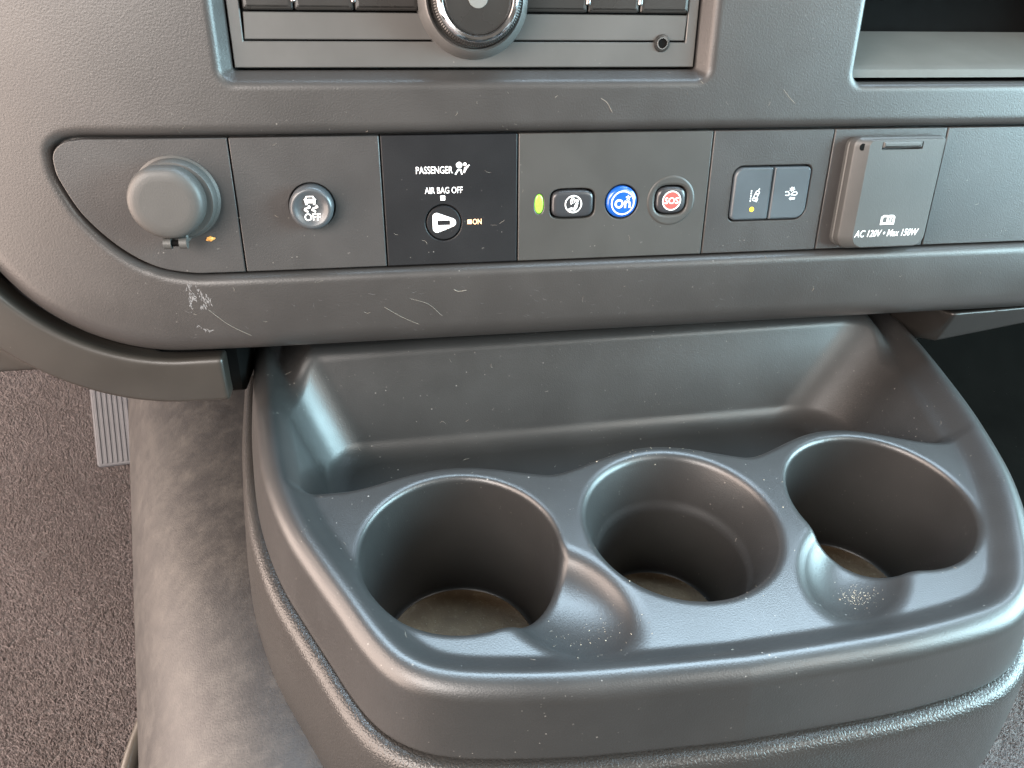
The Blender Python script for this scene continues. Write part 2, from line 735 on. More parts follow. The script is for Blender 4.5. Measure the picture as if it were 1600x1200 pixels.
# ------------------------------------------------------------------ floor
def carpet_sheet():
    xs = np.linspace(-900, 1000, 96)
    ys = np.linspace(-700, 900, 120)
    v, f = [], []
    rng = np.random.default_rng(4)
    for j, y in enumerate(ys):
        for i, x in enumerate(xs):
            z = -442.0
            if y > 300:
                t = y - 300
                z += (t * t / 260 if t < 130 else 65 + (t - 130) * 1.0)
            z += 3 * math.sin(x * .021 + y * .013) - 1.3
            v.append((x, y, z))
    nx = len(xs)
    for j in range(len(ys) - 1):
        for i in range(nx - 1):
            a = j * nx + i
            f.append((a, a + 1, a + nx + 1, a + nx))
    o = obj('carpet_floor', v, f, 'carpet', None, angle=0)
    o['kind'] = 'structure'
    tag(o, 'brown-grey carpet covering the footwell floor', 'carpet')


carpet_sheet()


def carpet_pile():
    rng = np.random.default_rng(21)
    P = []
    for (x0, x1, y0, y1, n) in ((-560, -190, -60, 470, 170000), (200, 460, -230, 0, 34000)):
        P.append(np.stack((rng.uniform(x0, x1, n), rng.uniform(y0, y1, n)), 1))
    P = np.concatenate(P)
    x, y = P.T
    t = np.clip(y - 300, 0, None)
    z = -442.5 + np.where(t < 130, t * t / 260, 65 + (t - 130)) + 3 * np.sin(x * .021 + y * .013)
    n = len(x)
    a = rng.uniform(0, 6.283, n)
    w = rng.uniform(.4, .7, n)
    h = rng.uniform(1.9, 2.7, n)
    lean = rng.normal(0, .9, (n, 2))
    V = np.zeros((n, 4, 3), np.float32)
    for k, da in enumerate((0, 2.1, 4.2)):
        V[:, k, 0] = x + w * np.cos(a + da)
        V[:, k, 1] = y + w * np.sin(a + da)
        V[:, k, 2] = z
    V[:, 3, 0] = x + lean[:, 0]
    V[:, 3, 1] = y + lean[:, 1]
    V[:, 3, 2] = z + h
    F = (np.arange(n)[:, None, None] * 4 + np.array([[0, 1, 3], [1, 2, 3], [2, 0, 3]])[None]).reshape(-1, 3)
    me = bpy.data.meshes.new('carpet_pile')
    me.vertices.add(n * 4)
    me.vertices.foreach_set('co', (V * MM).ravel())
    me.loops.add(len(F) * 3)
    me.loops.foreach_set('vertex_index', F.astype(np.int32).ravel())
    me.polygons.add(len(F))
    me.polygons.foreach_set('loop_start', np.arange(0, len(F) * 3, 3, dtype=np.int32))
    me.update(calc_edges=True)
    me.materials.append(M['pile'])
    o = bpy.data.objects.new('carpet_pile', me)
    col.objects.link(o)
    o['kind'] = 'stuff'
    tag(o, 'short grey-brown carpet pile beside the pedal and engine cover', 'carpet')


carpet_pile()

# ------------------------------------------------------------------ engine cover beside the console
ec = thing('engine_cover', 'dusty grey vinyl engine cover with rounded shoulder left of the console', 'engine cover', (-150, 60, -442))


def engine_cover():
    prof = []
    for k in range(6):
        prof.append((140 - k * 20, 0.0, 1))          # flat top, from the console side outwards
    v, f = [], []
    ys = np.linspace(-330, 420, 76)
    m = 0
    for y in ys:
        xs = -203 - .24 * (y + 100)
        if y < -120:
            xs += (y + 120) ** 2 * -.0004
        ring = [(142.0, -440.0), (139.0, -200.0), (137.0, -188.0)]
        zt, zc = -184.0, -300.0
        rx = 92.0
        for x in np.linspace(130, xs + rx, 8)[:-1]:
            ring.append((x, zt))
        for a in np.linspace(0, 1, 22):
            t = a * math.pi / 2
            ring.append((xs + rx - rx * math.sin(t) ** .92, zc + (zt - zc) * math.cos(t) ** .9 if t < 1.57 else zc))
        for z in np.linspace(-310, -436, 10):
            ring.append((xs - (-300 - z) * .03, z))
        for (x, z) in ring:
            dz = 0.0
            v.append((x + 150, y - 60, z + 442 + dz))
        m = len(ring)
    for j in range(len(ys) - 1):
        for i in range(m - 1):
            a = j * m + i
            f.append((a, a + m, a + m + 1, a + 1))
    obj('shell', v, f, 'vinyl', ec, angle=0)
    # end facing the seats
    ring0 = [v[i] for i in range(m)]
    obj('end_panel', ring0, [tuple(range(m))], 'vinyl', ec, smooth=False)


engine_cover()
es = [(-222, -6, -322), (-227, -22, -328), (-232, -48, -333), (-232, -72, -337), (-226, -100, -340), (-208, -128, -341), (-180, -150, -342)]
v, f = tube([(x + 150, y - 60, z + 442) for x, y, z in spline(es, 5)], [1.5] + [5.0] * 28 + [3.0, 2.0], 12)
obj('edge_seal', v, f, 'seal', ec)

fm = thing('footwell_shade', 'black sheet added as painted shade over the passenger footwell floor right of the console', 'mat', (640, 300, -438))  # sheet added over the carpet; its black stands in for footwell shade
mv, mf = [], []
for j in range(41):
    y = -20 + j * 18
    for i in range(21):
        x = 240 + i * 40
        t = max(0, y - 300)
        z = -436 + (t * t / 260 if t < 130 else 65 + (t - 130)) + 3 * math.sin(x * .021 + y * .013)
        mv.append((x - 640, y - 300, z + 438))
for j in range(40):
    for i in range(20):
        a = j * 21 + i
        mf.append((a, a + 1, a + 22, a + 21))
obj('sheet', mv, mf, 'footwell_shade', fm, angle=0)

# ------------------------------------------------------------------ accelerator pedal
ap = thing('accelerator_pedal', 'ribbed grey rubber accelerator pedal against the footwell carpet', 'pedal', (-335, 300, -398))
ap.rotation_euler = (R(52), 0, R(4))


def pedal():
    pad = slab([rrect(-21, 0, 21, 175, (4, 5, 4, 4))], [(1, -9), (0, -8), (0, -2), (.8, -.6), (2.2, 0)])
    obj('pad', pad.v, pad.f, 'pedal', ap)
    for k in range(8):
        x = -16.4 + k * 4.7
        g = slab([rrect(x - 1.35, 3.5, x + 1.35, 172, 1.0, 3)], [(0, -.2), (.1, .4), (.6, .75)])
        obj('rib', g.v, g.f, 'pedal', ap)
    v, f = tube([(0, 150, -10), (0, 190, -30), (5, 260, -40)], 7)
    obj('arm', v, f, 'black', ap)


pedal()

# ------------------------------------------------------------------ dashboard
dash = thing('dashboard', 'grey-black moulded dashboard with recessed switch row and open shelf', 'dashboard', (0, 0, 0), dash=True)

# outline of the recess that holds the row of switch plates
left_curve = spline([(-176, 27.8), (-183.2, 26.6), (-187.6, 23.0), (-188.6, 17.5), (-187.4, 10.8), (-181.5, -2.8), (-170.2, -16.2),
                     (-157.2, -25.0), (-143.2, -28.4), (-131, -28.8)], 8)
PLATE_TOP, PLATE_BOT = 27.6, -28.8
recess_poly = [(380, PLATE_TOP + .9)] + [(x - .9 if x < -160 else x, y + (.9 if y > 20 else -.9)) for x, y in left_curve] + [(380, PLATE_BOT - .9)]
S_strip = poly_sdf_grid(recess_poly, (-260, -90), (385, 130), 1.0)


def box2(u, v, x0, y0, x1, y1, r):
    qx = np.abs(u - (x0 + x1) / 2) - (x1 - x0) / 2 + r
    qy = np.abs(v - (y0 + y1) / 2) - (y1 - y0) / 2 + r
    return np.minimum(np.maximum(qx, qy), 0) + np.hypot(np.maximum(qx, 0), np.maximum(qy, 0)) - r


def dash_outline(u, v):
    return rmax(-240.0 - u, -68.0 - v, 85.0)


def f_dash(u, v, h):
    lip = np.clip(-36.0 - v, 0, 60)
    H = -np.clip(-110 - u, 0, 400) ** 2 * .0008 - lip * lip * .0030
    body = rmax(dash_outline(u, v), h - H, 12.0)
    cut = np.maximum(S_strip(u, v), -(h + 9.0))
    body = rmax(body, -cut, 4.2)
    rr = (box2(u, v, -115.2, 52.9, 78.6, 190, 1.2) - np.clip(h + 6.5, 0, 20) * .72) / 1.23
    body = rmax(body, -np.maximum(rr, -(h + 16.0)), 1.6)
    sh = rmax(box2(u, v, 151.2, 47.4, 420, 150, 5.0), -(h + 90.0), 4.0)
    body = rmax(body, -sh, 3.2)
    return body


sdf_obj('fascia', f_dash, (-246, -76, -62), (330, 104, 4), 1.0, 'dash', dash)
# upper face and top of the dashboard, above the picture
g = Geo()
slab([rrect(-900, 104, 1050, 162, 12)], [(0, -560), (0, -6), (2, -2), (6, 0)], g)
obj('upper_panel', g.v, g.f, 'dash', dash)
g = slab([rrect(331, -60, 1050, 104, 4)], [(0, -240), (0, -2), (2, 0)])
obj('glovebox_panel', g.v, g.f, 'dash', dash)
g = slab([rrect(-300, -40, 331, 104, 2)], [(0, -240), (0, -70), (2, -66)])  # added black backing; its colour gives the shade at the back of the shelf
slab([rrect(-176, -100, -134, -40, 2)], [(0, -300), (0, -36), (2, -33)], g)  # black box added to put the under-dash shade into the gap
obj('shade_backing', g.v, g.f, 'black', dash)
# rubber mat lying in the open shelf
mv = []
for (h, v) in ((-9.0, 52.6), (-10.0, 49.2), (-57.0, 49.2), (-57.0, 68.6), (-12.0, 54.0)):
    mv.append((v, h))
v = [(152.6, a, b) for a, b in mv] + [(330, a, b) for a, b in mv]
k = len(mv)
f = [(i, (i + 1) % k, k + (i + 1) % k, k + i) for i in range(k)] + [tuple(range(k))[::-1], tuple(range(k, 2 * k))]
obj('shelf_mat', v, f, 'shelf_mat', dash, angle=25)
# pale scrape on the lower lip
sc = [[(-146.0, -31.8), (-144.2, -32.0), (-143.9, -36.5), (-144.8, -40.2), (-145.2, -46.0), (-146.2, -46.2), (-146.0, -41.0), (-146.4, -36.0)],
      [(-144.2, -36.8), (-142.6, -38.4), (-143.2, -40.2), (-144.6, -39.8)],
      [(-142.2, -32.8), (-141.2, -33.0), (-139.9, -35.6), (-138.0, -37.0), (-136.6, -40.0), (-137.4, -42.4), (-139.0, -41.2), (-139.2, -43.6), (-140.6, -42.2), (-141.0, -38.0), (-142.0, -36.2)],
      [(-141.6, -42.0), (-140.6, -42.8), (-141.0, -43.6), (-141.9, -43.0)],
      [(-145.2, -51.5), (-144.4, -51.2), (-144.0, -52.0), (-144.9, -52.4)],
      [(-143.2, -52.2), (-141.0, -53.6), (-138.8, -54.6), (-140.8, -54.8), (-142.4, -54.0)]]
rng = random.Random(3)
sv, sf = [], []


def in_poly(p, poly):
    c = False
    for i in range(len(poly)):
        a, b = poly[i - 1], poly[i]
        if (a[1] > p[1]) != (b[1] > p[1]) and p[0] < (b[0] - a[0]) * (p[1] - a[1]) / (b[1] - a[1]) + a[0]:
            c = not c
    return c


streaks = []
for pl, n in zip(sc, (46, 12, 56, 6, 4, 14)):
    xs, ys = [p[0] for p in pl], [p[1] for p in pl]
    k = 0
    while k < n:
        p = (rng.uniform(min(xs), max(xs)), rng.uniform(min(ys), max(ys)))
        if not in_poly(p, pl):
            continue
        k += 1
        a = R(rng.gauss(-82, 16) if n > 20 else rng.gauss(-50, 25))
        L = rng.uniform(.4, 2.2)
        w = rng.uniform(.16, .5)
        b = a + rng.gauss(0, .25)
        streaks.append(([p, (p[0] + L * .5 * math.cos(a), p[1] + L * .5 * math.sin(a)), (p[0] + L * .5 * (math.cos(a) + math.cos(b)), p[1] + L * .5 * (math.sin(a) + math.sin(b)))], w))
for _ in range(60):            # faint scrapes along the lip
    p = (rng.uniform(-150, 120), rng.uniform(-60, -38))
    a = R(rng.gauss(-25, 30))
    L = rng.uniform(.8, 3.5)
    streaks.append(([p, (p[0] + L * .5 * math.cos(a), p[1] + L * .5 * math.sin(a)), (p[0] + L * math.cos(a + .12), p[1] + L * math.sin(a + .12))], rng.uniform(.05, .12)))
for q, w in streaks:
    (ax, ay), (bx, by), (cx, cy) = q
    dx, dy = cx - ax, cy - ay
    L = math.hypot(dx, dy) or 1
    nx, ny = -dy / L * w / 2, dx / L * w / 2
    pts = np.array([(ax, ay, 12), (bx + nx, by + ny, 12), (cx, cy, 12), (bx - nx, by - ny, 12)], float)
    pr = march(f_dash, 0, 0, pts, np.tile((0, 0, -1.0), (4, 1)), 30)
    pr[:, 2] += .05
    k = len(sv)
    sv += pr.tolist()
    sf.append((k, k + 3, k + 2, k + 1))
obj('scuff_mark', sv, sf, 'scuff', dash, angle=0)['kind'] = 'stuff'

# lower trim panel under the driver's side of the dashboard
kb = thing('knee_bolster', 'grey-brown lower trim panel curving under the driver side of the dashboard', 'trim panel', (-180, -80, -16), dash=True)


def f_bolster(u, v, h):
    u, v, h = u - 180, v - 80, h - 16
    d = dash_outline(u, v)
    front = -11.5 - np.clip(d - 8, 0, 50) ** 2 * .006 - np.clip(8 - d, 0, 50) ** 2 * .02
    band = rmax(np.abs(d - 15.6) - 11.6, np.abs(h - (front - 6)) - 6, 2.2)
    band = rmax(band, u + 138.6, 1.2)
    back = rmax(np.maximum(-79.5 - v, 6 - d), np.abs(h + 32) - 5, 2.0)
    back = np.maximum(back, u + 176)
    return rmin(band, back, 9.0)


sdf_obj('panel', f_bolster, (-140, -26, -26), (44, 150, 8), 1.1, 'bolster', kb)
g = slab([rrect(-14, 6, 36, 18, 1)], [(0, -16), (0, -9)])
obj('support_rib', g.v, g.f, 'black', kb)

# lower trim under the passenger side
rt = thing('lower_trim', 'dark lower trim corner under the dashboard right of the console', 'trim panel', (240, -80, -20), dash=True)


def f_rtrim(u, v, h):
    u, v, h = u + 240, v - 80, h - 20
    top = v + 70.5 - (u - 245) * .045
    bot = (-(v + 92.5) + (u - 246) * .20 + (h + 30) * .15)
    fr = (h + 12.5) - (v + 70) * .62
    fr = fr / 1.17
    le = (243.5 - u) + np.clip(-12 - h, 0, 40) * -.35 + (v + 70) * -.35
    return np.maximum(rmax(rmax(top, fr, 2.4), rmax(bot, le, 1.0), 1.2), -(h + 60))


sdf_obj('panel', f_rtrim, (-40, -40, -34), (96, 18, 12), 1.1, 'dark_trim', rt)

# ------------------------------------------------------------------ radio
ra = thing('radio', 'grey radio with chrome volume knob in the dashboard opening', 'radio', (-18.5, 79, -6.5), dash=True)
ox, oy = 18.5, -79.0


def sh(pts):
    return [(x + ox, y + oy) for x, y in pts]


g = slab([sh(rrect(-114.6, 53.6, 78.0, 180, .6, 3))], [(0, -9), (0, -2.0)])
obj('back_plate', g.v, g.f, 'black', ra)
frame = [(-114.3, 54.0), (77.6, 54.0), (78.0, 175), (73.9, 175), (73.2, 63.7), (-109.8, 63.7), (-109.2, 175), (-114.6, 175)]
g = slab([sh(frame)], [(0, -6), (0, -.3), (.3, 0)])
obj('faceplate', g.v, g.f, 'radio', ra, angle=20)
g = slab([sh([(-109.2, 64.4), (72.5, 64.4), (72.9, 74.2), (-108.6, 74.2)])], [(0, -6), (0, -.4), (.3, -.1)])
obj('trim_strip', g.v, g.f, 'radio', ra, angle=20)
for (a, b) in ((-108.3, -89.4), (-88.7, -66.2), (-65.5, -40.5), (2.0, 28.8), (29.5, 51.1), (51.8, 72.7)):
    g = slab([sh(rrect(a, 75.0, b, 100, .8, 3))], [(0, -5), (0, .6), (.5, 1.1), (1.6, 1.3)])
    obj('preset_button', g.v, g.f, 'radio_dark', ra, angle=20)
for a in (-89.05, -65.85, 29.15, 51.45):
    g = slab([sh(rrect(a - .8, 77.6, a + .8, 95, .7, 3))], [(0, 0), (0, 1.6), (.5, 2.0)])
    obj('button_divider', g.v, g.f, 'steel', ra, angle=20)
# knob
v, f = lathe([(23.2, -2), (22.6, .6), (20.2, 6.6), (19.4, 7.2), (18.6, 6.6), (18.2, 3)], 96, 0, .6)
obj('knob_collar', v, f, 'radio', ra)
kn = Geo()
n = 108
v, f = [], []
for r, z, mod in ((17.6, 2, 0), (17.6, 9.5, 0), (17.5, 10, .22), (17.2, 15.5, .22), (16.4, 16.2, 0), (15.0, 16.2, 0)):
    for i in range(n * 2):
        a = 2 * math.pi * i / (n * 2)
        q = r + (mod if i % 2 else -mod)
        v.append((q * math.cos(a), q * math.sin(a) + .6, z))
for k in range(5):
    for i in range(n * 2):
        j = (i + 1) % (n * 2)
        f.append((k * 2 * n + i, k * 2 * n + j, (k + 1) * 2 * n + j, (k + 1) * 2 * n + i))
knob = obj('volume_knob', v, f, 'radio_dark', ra, angle=20)
v, f = lathe([(16.3, 14), (16.3, 16.6), (15.8, 17.6), (14.9, 18.2), (13.9, 18.0), (13.3, 17.2), (13.1, 15)], 96, 0, .6)
obj('chrome_ring', v, f, 'chrome', knob)
v, f = lathe([(13.1, 15), (13.1, 16.6), (12.4, 16.9), (4, 17.1)], 96, 0, .6)
obj('knob_face', v, f, 'radio_dark', knob)
v, f = lathe([(4.0, 17.0), (3.8, 17.25), (1, 17.3)], 40, 0, .6)
obj('power_mark', v, f, 'shelf_mat', knob)
# headphone jack
v, f = lathe([(3.5, -2), (3.5, .3), (3.2, .8), (2.3, .9), (1.9, .5), (1.8, -3)], 40, 81.0, -15.6)
jk = obj('headphone_jack', v, f, 'radio_dark', ra)
v, f = lathe([(2.45, .85), (2.35, 1.15), (2.0, 1.15), (1.9, .6)], 40, 81.0, -15.6, cap=False)
obj('metal_ring', v, f, 'steel', jk)
v, f = lathe([(1.95, .55), (.2, .5)], 32, 81.0, -15.6)
obj('plug_hole', v, f, 'black', jk)

# ------------------------------------------------------------------ switch plates
FACE = -3.5


def plate(parent, loop, mat, holes=(), u0=0, v0=0):
    L = [[(x - u0, y - v0) for x, y in lp] for lp in [loop, *holes]]
    g = slab(L, [(0, -5.0), (0, -.35), (.12, -.12), (.4, 0)])
    return obj('plate', g.v, g.f, mat, parent, angle=40)


GAP = .32
DIV = [-120.6, -59.3, 0.0, 89.4, 148.2, 206.0]

# --- twelve-volt outlet
po = thing('power_outlet', 'round power outlet with closed rubber cap on the leftmost switch plate', 'power outlet', (-145, 4, FACE), dash=True)
loop = [(DIV[0] - GAP, PLATE_BOT), (DIV[0] - GAP, PLATE_TOP)] + [p for p in left_curve]
plate(po, loop, 'plate', (), -145, 4)
v, f = lathe([(17.2, -1), (17.2, .6), (16.2, 1.2), (15.9, 6.2), (15.3, 7.0), (14.0, 7.0)], 80, 1.2, 0.0)
obj('socket_ring', v, f, 'cap', po)
cl = []
for i in range(96):
    a = 2 * math.pi * i / 96
    x, y = 14.8 * math.cos(a), 14.8 * math.sin(a)
    y = -.35 * math.log(math.exp(-y / .35) + math.exp(-14.1 / .35))
    cl.append((x - .6, y + .5))
g = slab([cl], [(.5, 6.4), (.05, 7.2), (0, 11.0), (.25, 12.4), (.9, 13.6), (2.0, 14.3), (3.6, 14.6), (5.5, 14.7)])
capo = obj('cap', g.v, g.f, 'cap', po, angle=50)
for x0 in (-4.6, 1.6):
    pts = [(x0 + 3.0 * t, -16.6, 10.5) for t in (0, .5, 1)]
    v, f = tube(pts, 2.3, 14)
    obj('hinge_knuckle', v, f, 'cap', capo)
v, f = tube([(-4.2, -16.6, 10.5), (4.2, -16.6, 10.5)], 1.3, 10)
obj('hinge_pin', v, f, 'black', capo)
g = slab([rrect(-4.6, -17.0, 4.6, -12, .5)], [(0, -1), (0, 8.6), (.5, 9.0)])
obj('hinge_bracket', g.v, g.f, 'cap', po)

# --- traction control
tc = thing('traction_control_switch', 'square switch plate with round traction control OFF button', 'switch', (-90, 0, FACE), dash=True)
plate(tc, rrect(DIV[0] + GAP, PLATE_BOT, DIV[1] - GAP, PLATE_TOP, .3, 2), 'plate', [circle(-89.6, -.8, 9.7)], -90, 0)
v, f = lathe([(10.5, -4), (1, -4)], 48, .4, -.8)
obj('button_well', v, f, 'black', tc)
v, f = lathe([(9.2, -4), (9.2, 4.2), (9.0, 5.4), (8.4, 6.3), (7.6, 6.7), (6.9, 6.5), (6.0, 5.9), (4.5, 5.35), (2.5, 5.05), (.6, 5.0)], 72, .4, -.8)
b = obj('button', v, f, 'button', tc, angle=60)
P = []
cx, cy = .2, 2.4
P.append([(cx - 2.2, cy - .6), (cx - 2.2, cy + .7), (cx - 1.5, cy + 2.0), (cx + 1.5, cy + 2.0), (cx + 2.2, cy + .7), (cx + 2.2, cy - .6), (cx + 2.0, cy - 1.7), (cx + 1.2, cy - 1.7), (cx + 1.2, cy - 1.0), (cx - 1.2, cy - 1.0), (cx - 1.2, cy - 1.7), (cx - 2.0, cy - 1.7)])
P[0] = [P[0], [(cx - 1.5, cy + .75), (cx + 1.5, cy + .75), (cx + 1.1, cy + 1.55), (cx - 1.1, cy + 1.55)]]
P.append([(cx - 2.7, cy + .5), (cx - 2.1, cy + .2), (cx - 2.1, cy + .9)])
P.append([(cx + 2.1, cy + .2), (cx + 2.7, cy + .5), (cx + 2.1, cy + .9)])
for s in (-1.6, 1.5):
    P += stroke([(cx + s + .9, cy - 2.1), (cx + s + 1.3, cy - 2.7), (cx + s - .6, cy - 3.3), (cx + s - .9, cy - 3.8), (cx + s + .3, cy - 4.6)], .75)
printed('icon', P, 'white', b, 5.75, .12)
lettering('lettering', 'OFF', 'white', b, .7, -4.4, 6.05, 3.1, 6.8, .015)

# --- passenger airbag key switch
ab = thing('airbag_switch', 'black passenger air bag key switch plate with white lettering', 'switch', (-30, 0, FACE), dash=True)
plate(ab, rrect(DIV[1] + GAP, PLATE_BOT, DIV[2] - GAP, PLATE_TOP, .3, 2), 'plate_black', [circle(-33.4, -10.0, 8.1)], -30, 0)
lettering('lettering', 'PASSENGER', 'white', ab, -6.7, 13.0, .06, 3.1, 15.9, .008)
lettering('lettering', 'AIR BAG OFF', 'white', ab, -2.9, 4.3, .06, 2.8, 16.6, .008)
lettering('lit_lettering', 'ON', 'amber_print', ab, 11.6, -9.9, .06, 2.5, 4.0, .015)
printed('marker_square', [rrect(-4.5, -.1, -2.4, 2.0, .1, 2)], 'white', ab, 0)
printed('lit_marker_square', [rrect(7.2, -10.9, 9.2, -8.9, .1, 2)], 'amber_print', ab, 0)
P = [circle(4.1, 14.9, 1.35, 24), circle(6.6, 15.2, .75, 20)]
P.append([(5.9, 11.6), (6.4, 11.5), (7.5, 13.4), (8.7, 14.8), (8.4, 15.1), (7.0, 14.1), (6.3, 13.9)])
P += stroke([(2.4, 11.0), (3.5, 12.8), (4.8, 12.8), (5.2, 11.0)], .62)
printed('airbag_icon', P, 'white', ab, 0)
v, f = lathe([(8.1, -2), (7.7, -2), (7.55, -.2), (7.2, .1), (1, .15)], 64, -3.4, -10.0)
lk = obj('key_lock', v, f, 'plate_black', ab, angle=50)
ky = []
for (x, y, r, a0, a1) in ((-6.4, -7.4, 1.9, 60, 180), (-6.4, -12.4, 1.9, 180, 300), (.2, -9.9, 1.9, -62, 62)):
    for i in range(10):
        a = R(a0 + (a1 - a0) * i / 9)
        ky.append((x + r * math.cos(a), y + r * math.sin(a)))
printed('key_mark', [[ky, rrect(-6.2, -11.0, -.5, -8.9, .15, 2)]], 'white', lk, .15)
printed('key_slot', [rrect(-6.2, -11.0, -.5, -8.9, .15, 2)], 'black', lk, .10, .03)

# --- call buttons
cb = thing('call_button_panel', 'grey plate with green light, call button, round blue button and red SOS button', 'switch', (45, 0, FACE), dash=True)
b1, b2, b3 = superellipse(25.2, -3.2, 10.5, 6.9, 4.2), circle(48.3, -3.0, 7.9), superellipse(71.8, -2.8, 7.9, 6.9, 3.0)
led = superellipse(9.9, -3.0, 2.2, 4.5, 2.3, 40)
plate(cb, rrect(DIV[2] + GAP, PLATE_BOT, DIV[3] - GAP, PLATE_TOP, .3, 2), 'plate_call', [b1, b2, b3, led], 45, 0)
g = slab([rrect(-40, -14, 40, 8, 1)], [(0, -4.6), (0, -3.6)])
obj('button_well', g.v, g.f, 'black', cb)


def cb_loc(lp):
    return [(x - 45, y) for x, y in lp]


g = slab([cb_loc(superellipse(9.9, -3.0, 1.95, 4.2, 2.3, 40))], [(0, -3), (0, -.5), (.4, -.25), (.9, -.15)])
obj('indicator_light', g.v, g.f, 'green_led', cb)
g = slab([cb_loc(superellipse(25.2, -3.2, 9.6, 6.0, 4.2))], [(0, -3.6), (0, -.2), (.35, .5), (1.0, .85), (2.2, .95)])
q = obj('call_button', g.v, g.f, 'button_call', cb, angle=50)
cx, cy = -19.6, -3.2
P = [[circle(cx, cy, 4.0, 40), circle(cx, cy, 3.45, 40)], circle(cx + 1.7, cy + 1.5, .72, 20)]
P.append([(cx - 2.8, cy - 2.3), (cx - 1.0, cy - 1.5), (cx + .2, cy - 1.7), (cx + 1.1, cy + .6), (cx + 2.3, cy + .6), (cx + 1.8, cy - 1.6), (cx + .9, cy - 2.9), (cx - .6, cy - 2.6), (cx - 2.2, cy - 3.0)])
for k in range(3):
    r = .9 + .85 * k
    P += stroke([(cx + 1.3 - r * math.cos(R(a)), cy + 1.2 + r * math.sin(R(a))) for a in range(-30, 61, 15)], .36)
printed('icon', P, 'white', q, .95)
g = slab([cb_loc(circle(48.3, -3.0, 7.2, 56))], [(0, -3.6), (0, -.3), (.4, .5), (1.2, .95), (3, 1.15)])
q = obj('blue_button', g.v, g.f, 'blue', cb, angle=50)
cx, cy = 3.5, -3.2
P = [[circle(cx, cy, 5.5, 48), circle(cx, cy, 4.9, 48)]]
P.append([circle(cx - 1.75, cy - .4, 2.05, 32), circle(cx - 1.75, cy - .4, 1.2, 32)])
P.append([(cx + .75, cy - 2.3), (cx + 1.6, cy - 2.3), (cx + 1.6, cy - .3), (cx + 2.3, cy + .15), (cx + 2.9, cy - .3), (cx + 2.9, cy - 2.3), (cx + 3.75, cy - 2.3), (cx + 3.75, cy), (cx + 3.0, cy + .95), (cx + 2.2, cy + .95), (cx + 1.6, cy + .6), (cx + 1.6, cy + .9), (cx + .75, cy + .9)])
for a in (90, 162, 234, 306, 18):
    P += stroke([(cx + 2.4, cy + 2.3), (cx + 2.4 + 1.0 * math.cos(R(a)), cy + 2.3 + 1.0 * math.sin(R(a)))], .42)
printed('emblem', P, 'white', q, 1.15)
g = slab([cb_loc(superellipse(71.8, -2.8, 7.0, 6.0, 3.0))], [(0, -3.6), (0, -.3), (.4, .4), (1.2, .75), (3, .85)])
q = obj('sos_button', g.v, g.f, 'button_call', cb, angle=50)
cx, cy = 26.9, -2.9
printed('red_disc', [circle(cx, cy, 4.0, 40)], 'red', q, .82, .06)
printed('white_ring', [[circle(cx, cy, 4.5, 44), circle(cx, cy, 3.95, 44)]], 'white', q, .82, .10)
lettering('lettering', 'SOS', 'white', q, cx, cy, .96, 3.0, 6.6, .012)
g = slab([cb_loc(circle(71.8, -3.0, 11.6, 56)), cb_loc(superellipse(71.8, -2.8, 7.9, 6.9, 3.0))], [(0, -.3), (.3, .12), (1.2, .2)])
obj('button_surround', g.v, g.f, 'plate_call', cb, angle=50)

# --- lane keeping and collision switches
da = thing('driver_assist_switch', 'plate with paired lane keeping and collision alert buttons', 'switch', (119, 0, FACE), dash=True)
wl = rrect(100.9, -13.8, 140.0, 11.9, (3, 6, 3, 5))
plate(da, rrect(DIV[3] + GAP, PLATE_BOT, DIV[4] - GAP, PLATE_TOP, .3, 2), 'plate', [wl], 119, 0)
g = slab([rrect(-20, -16, 23, 14, 1)], [(0, -4.6), (0, -3.8)])
obj('button_well', g.v, g.f, 'black', da)
icons = []
for (lp, nm) in ((rrect(101.7, -13.0, 120.2, 11.1, (2.4, .4, .4, 4.2)), 'l'), (rrect(121.0, -13.0, 139.2, 11.1, (.4, 5.2, 2.4, .4)), 'r')):
    g = slab([[(x - 119, y) for x, y in lp]], [(0, -3.8), (0, .4), (.25, .85), (.8, 1.1)])
    icons.append(obj('push_button', g.v, g.f, 'switch', da, angle=40))
cx, cy = -6.6, -1.8
P = []
for k in range(5):
    P.append([(cx - 2.2, cy - 2.6 + k * 1.15), (cx - 1.6, cy - 2.6 + k * 1.15), (cx - 1.6, cy - 1.85 + k * 1.15), (cx - 2.2, cy - 1.85 + k * 1.15)])


def rot(pts, a, c):
    ca, sa = math.cos(R(a)), math.sin(R(a))
    return [(c[0] + x * ca - y * sa, c[1] + x * sa + y * ca) for x, y in pts]


P.append([rot(rrect(-1.05, -2.5, 1.05, 2.5, .6, 3), -22, (cx + .6, cy)), rot(rrect(-.65, -2.1, .65, 2.1, .4, 3), -22, (cx + .6, cy))])
P.append(rot(rrect(-.6, .5, .6, 1.3, .2, 2), -22, (cx + .6, cy)))
P.append(rot(rrect(-.6, -1.5, .6, -.7, .2, 2), -22, (cx + .6, cy)))
P += stroke([(cx + 1.5, cy + 2.4), (cx + 2.0, cy + 3.3)], .5)
P += stroke([(cx + 1.1, cy - 2.7), (cx + 1.6, cy - 1.3)], .6)
printed('icon', P, 'white_dim', icons[0], 1.1)
printed('indicator_light', [circle(-7.3, -8.0, 1.15, 24)], 'amber_led', icons[0], 1.1, .2)
cx, cy = 11.6, -1.0
P = []
P += stroke(spline([(cx - 3.0, cy + .6), (cx - 2.0, cy + .9), (cx - 1.2, cy + .2), (cx - .8, cy - .5), (cx - 1.6, cy - .9), (cx - 2.8, cy - .8)], 3), .42)
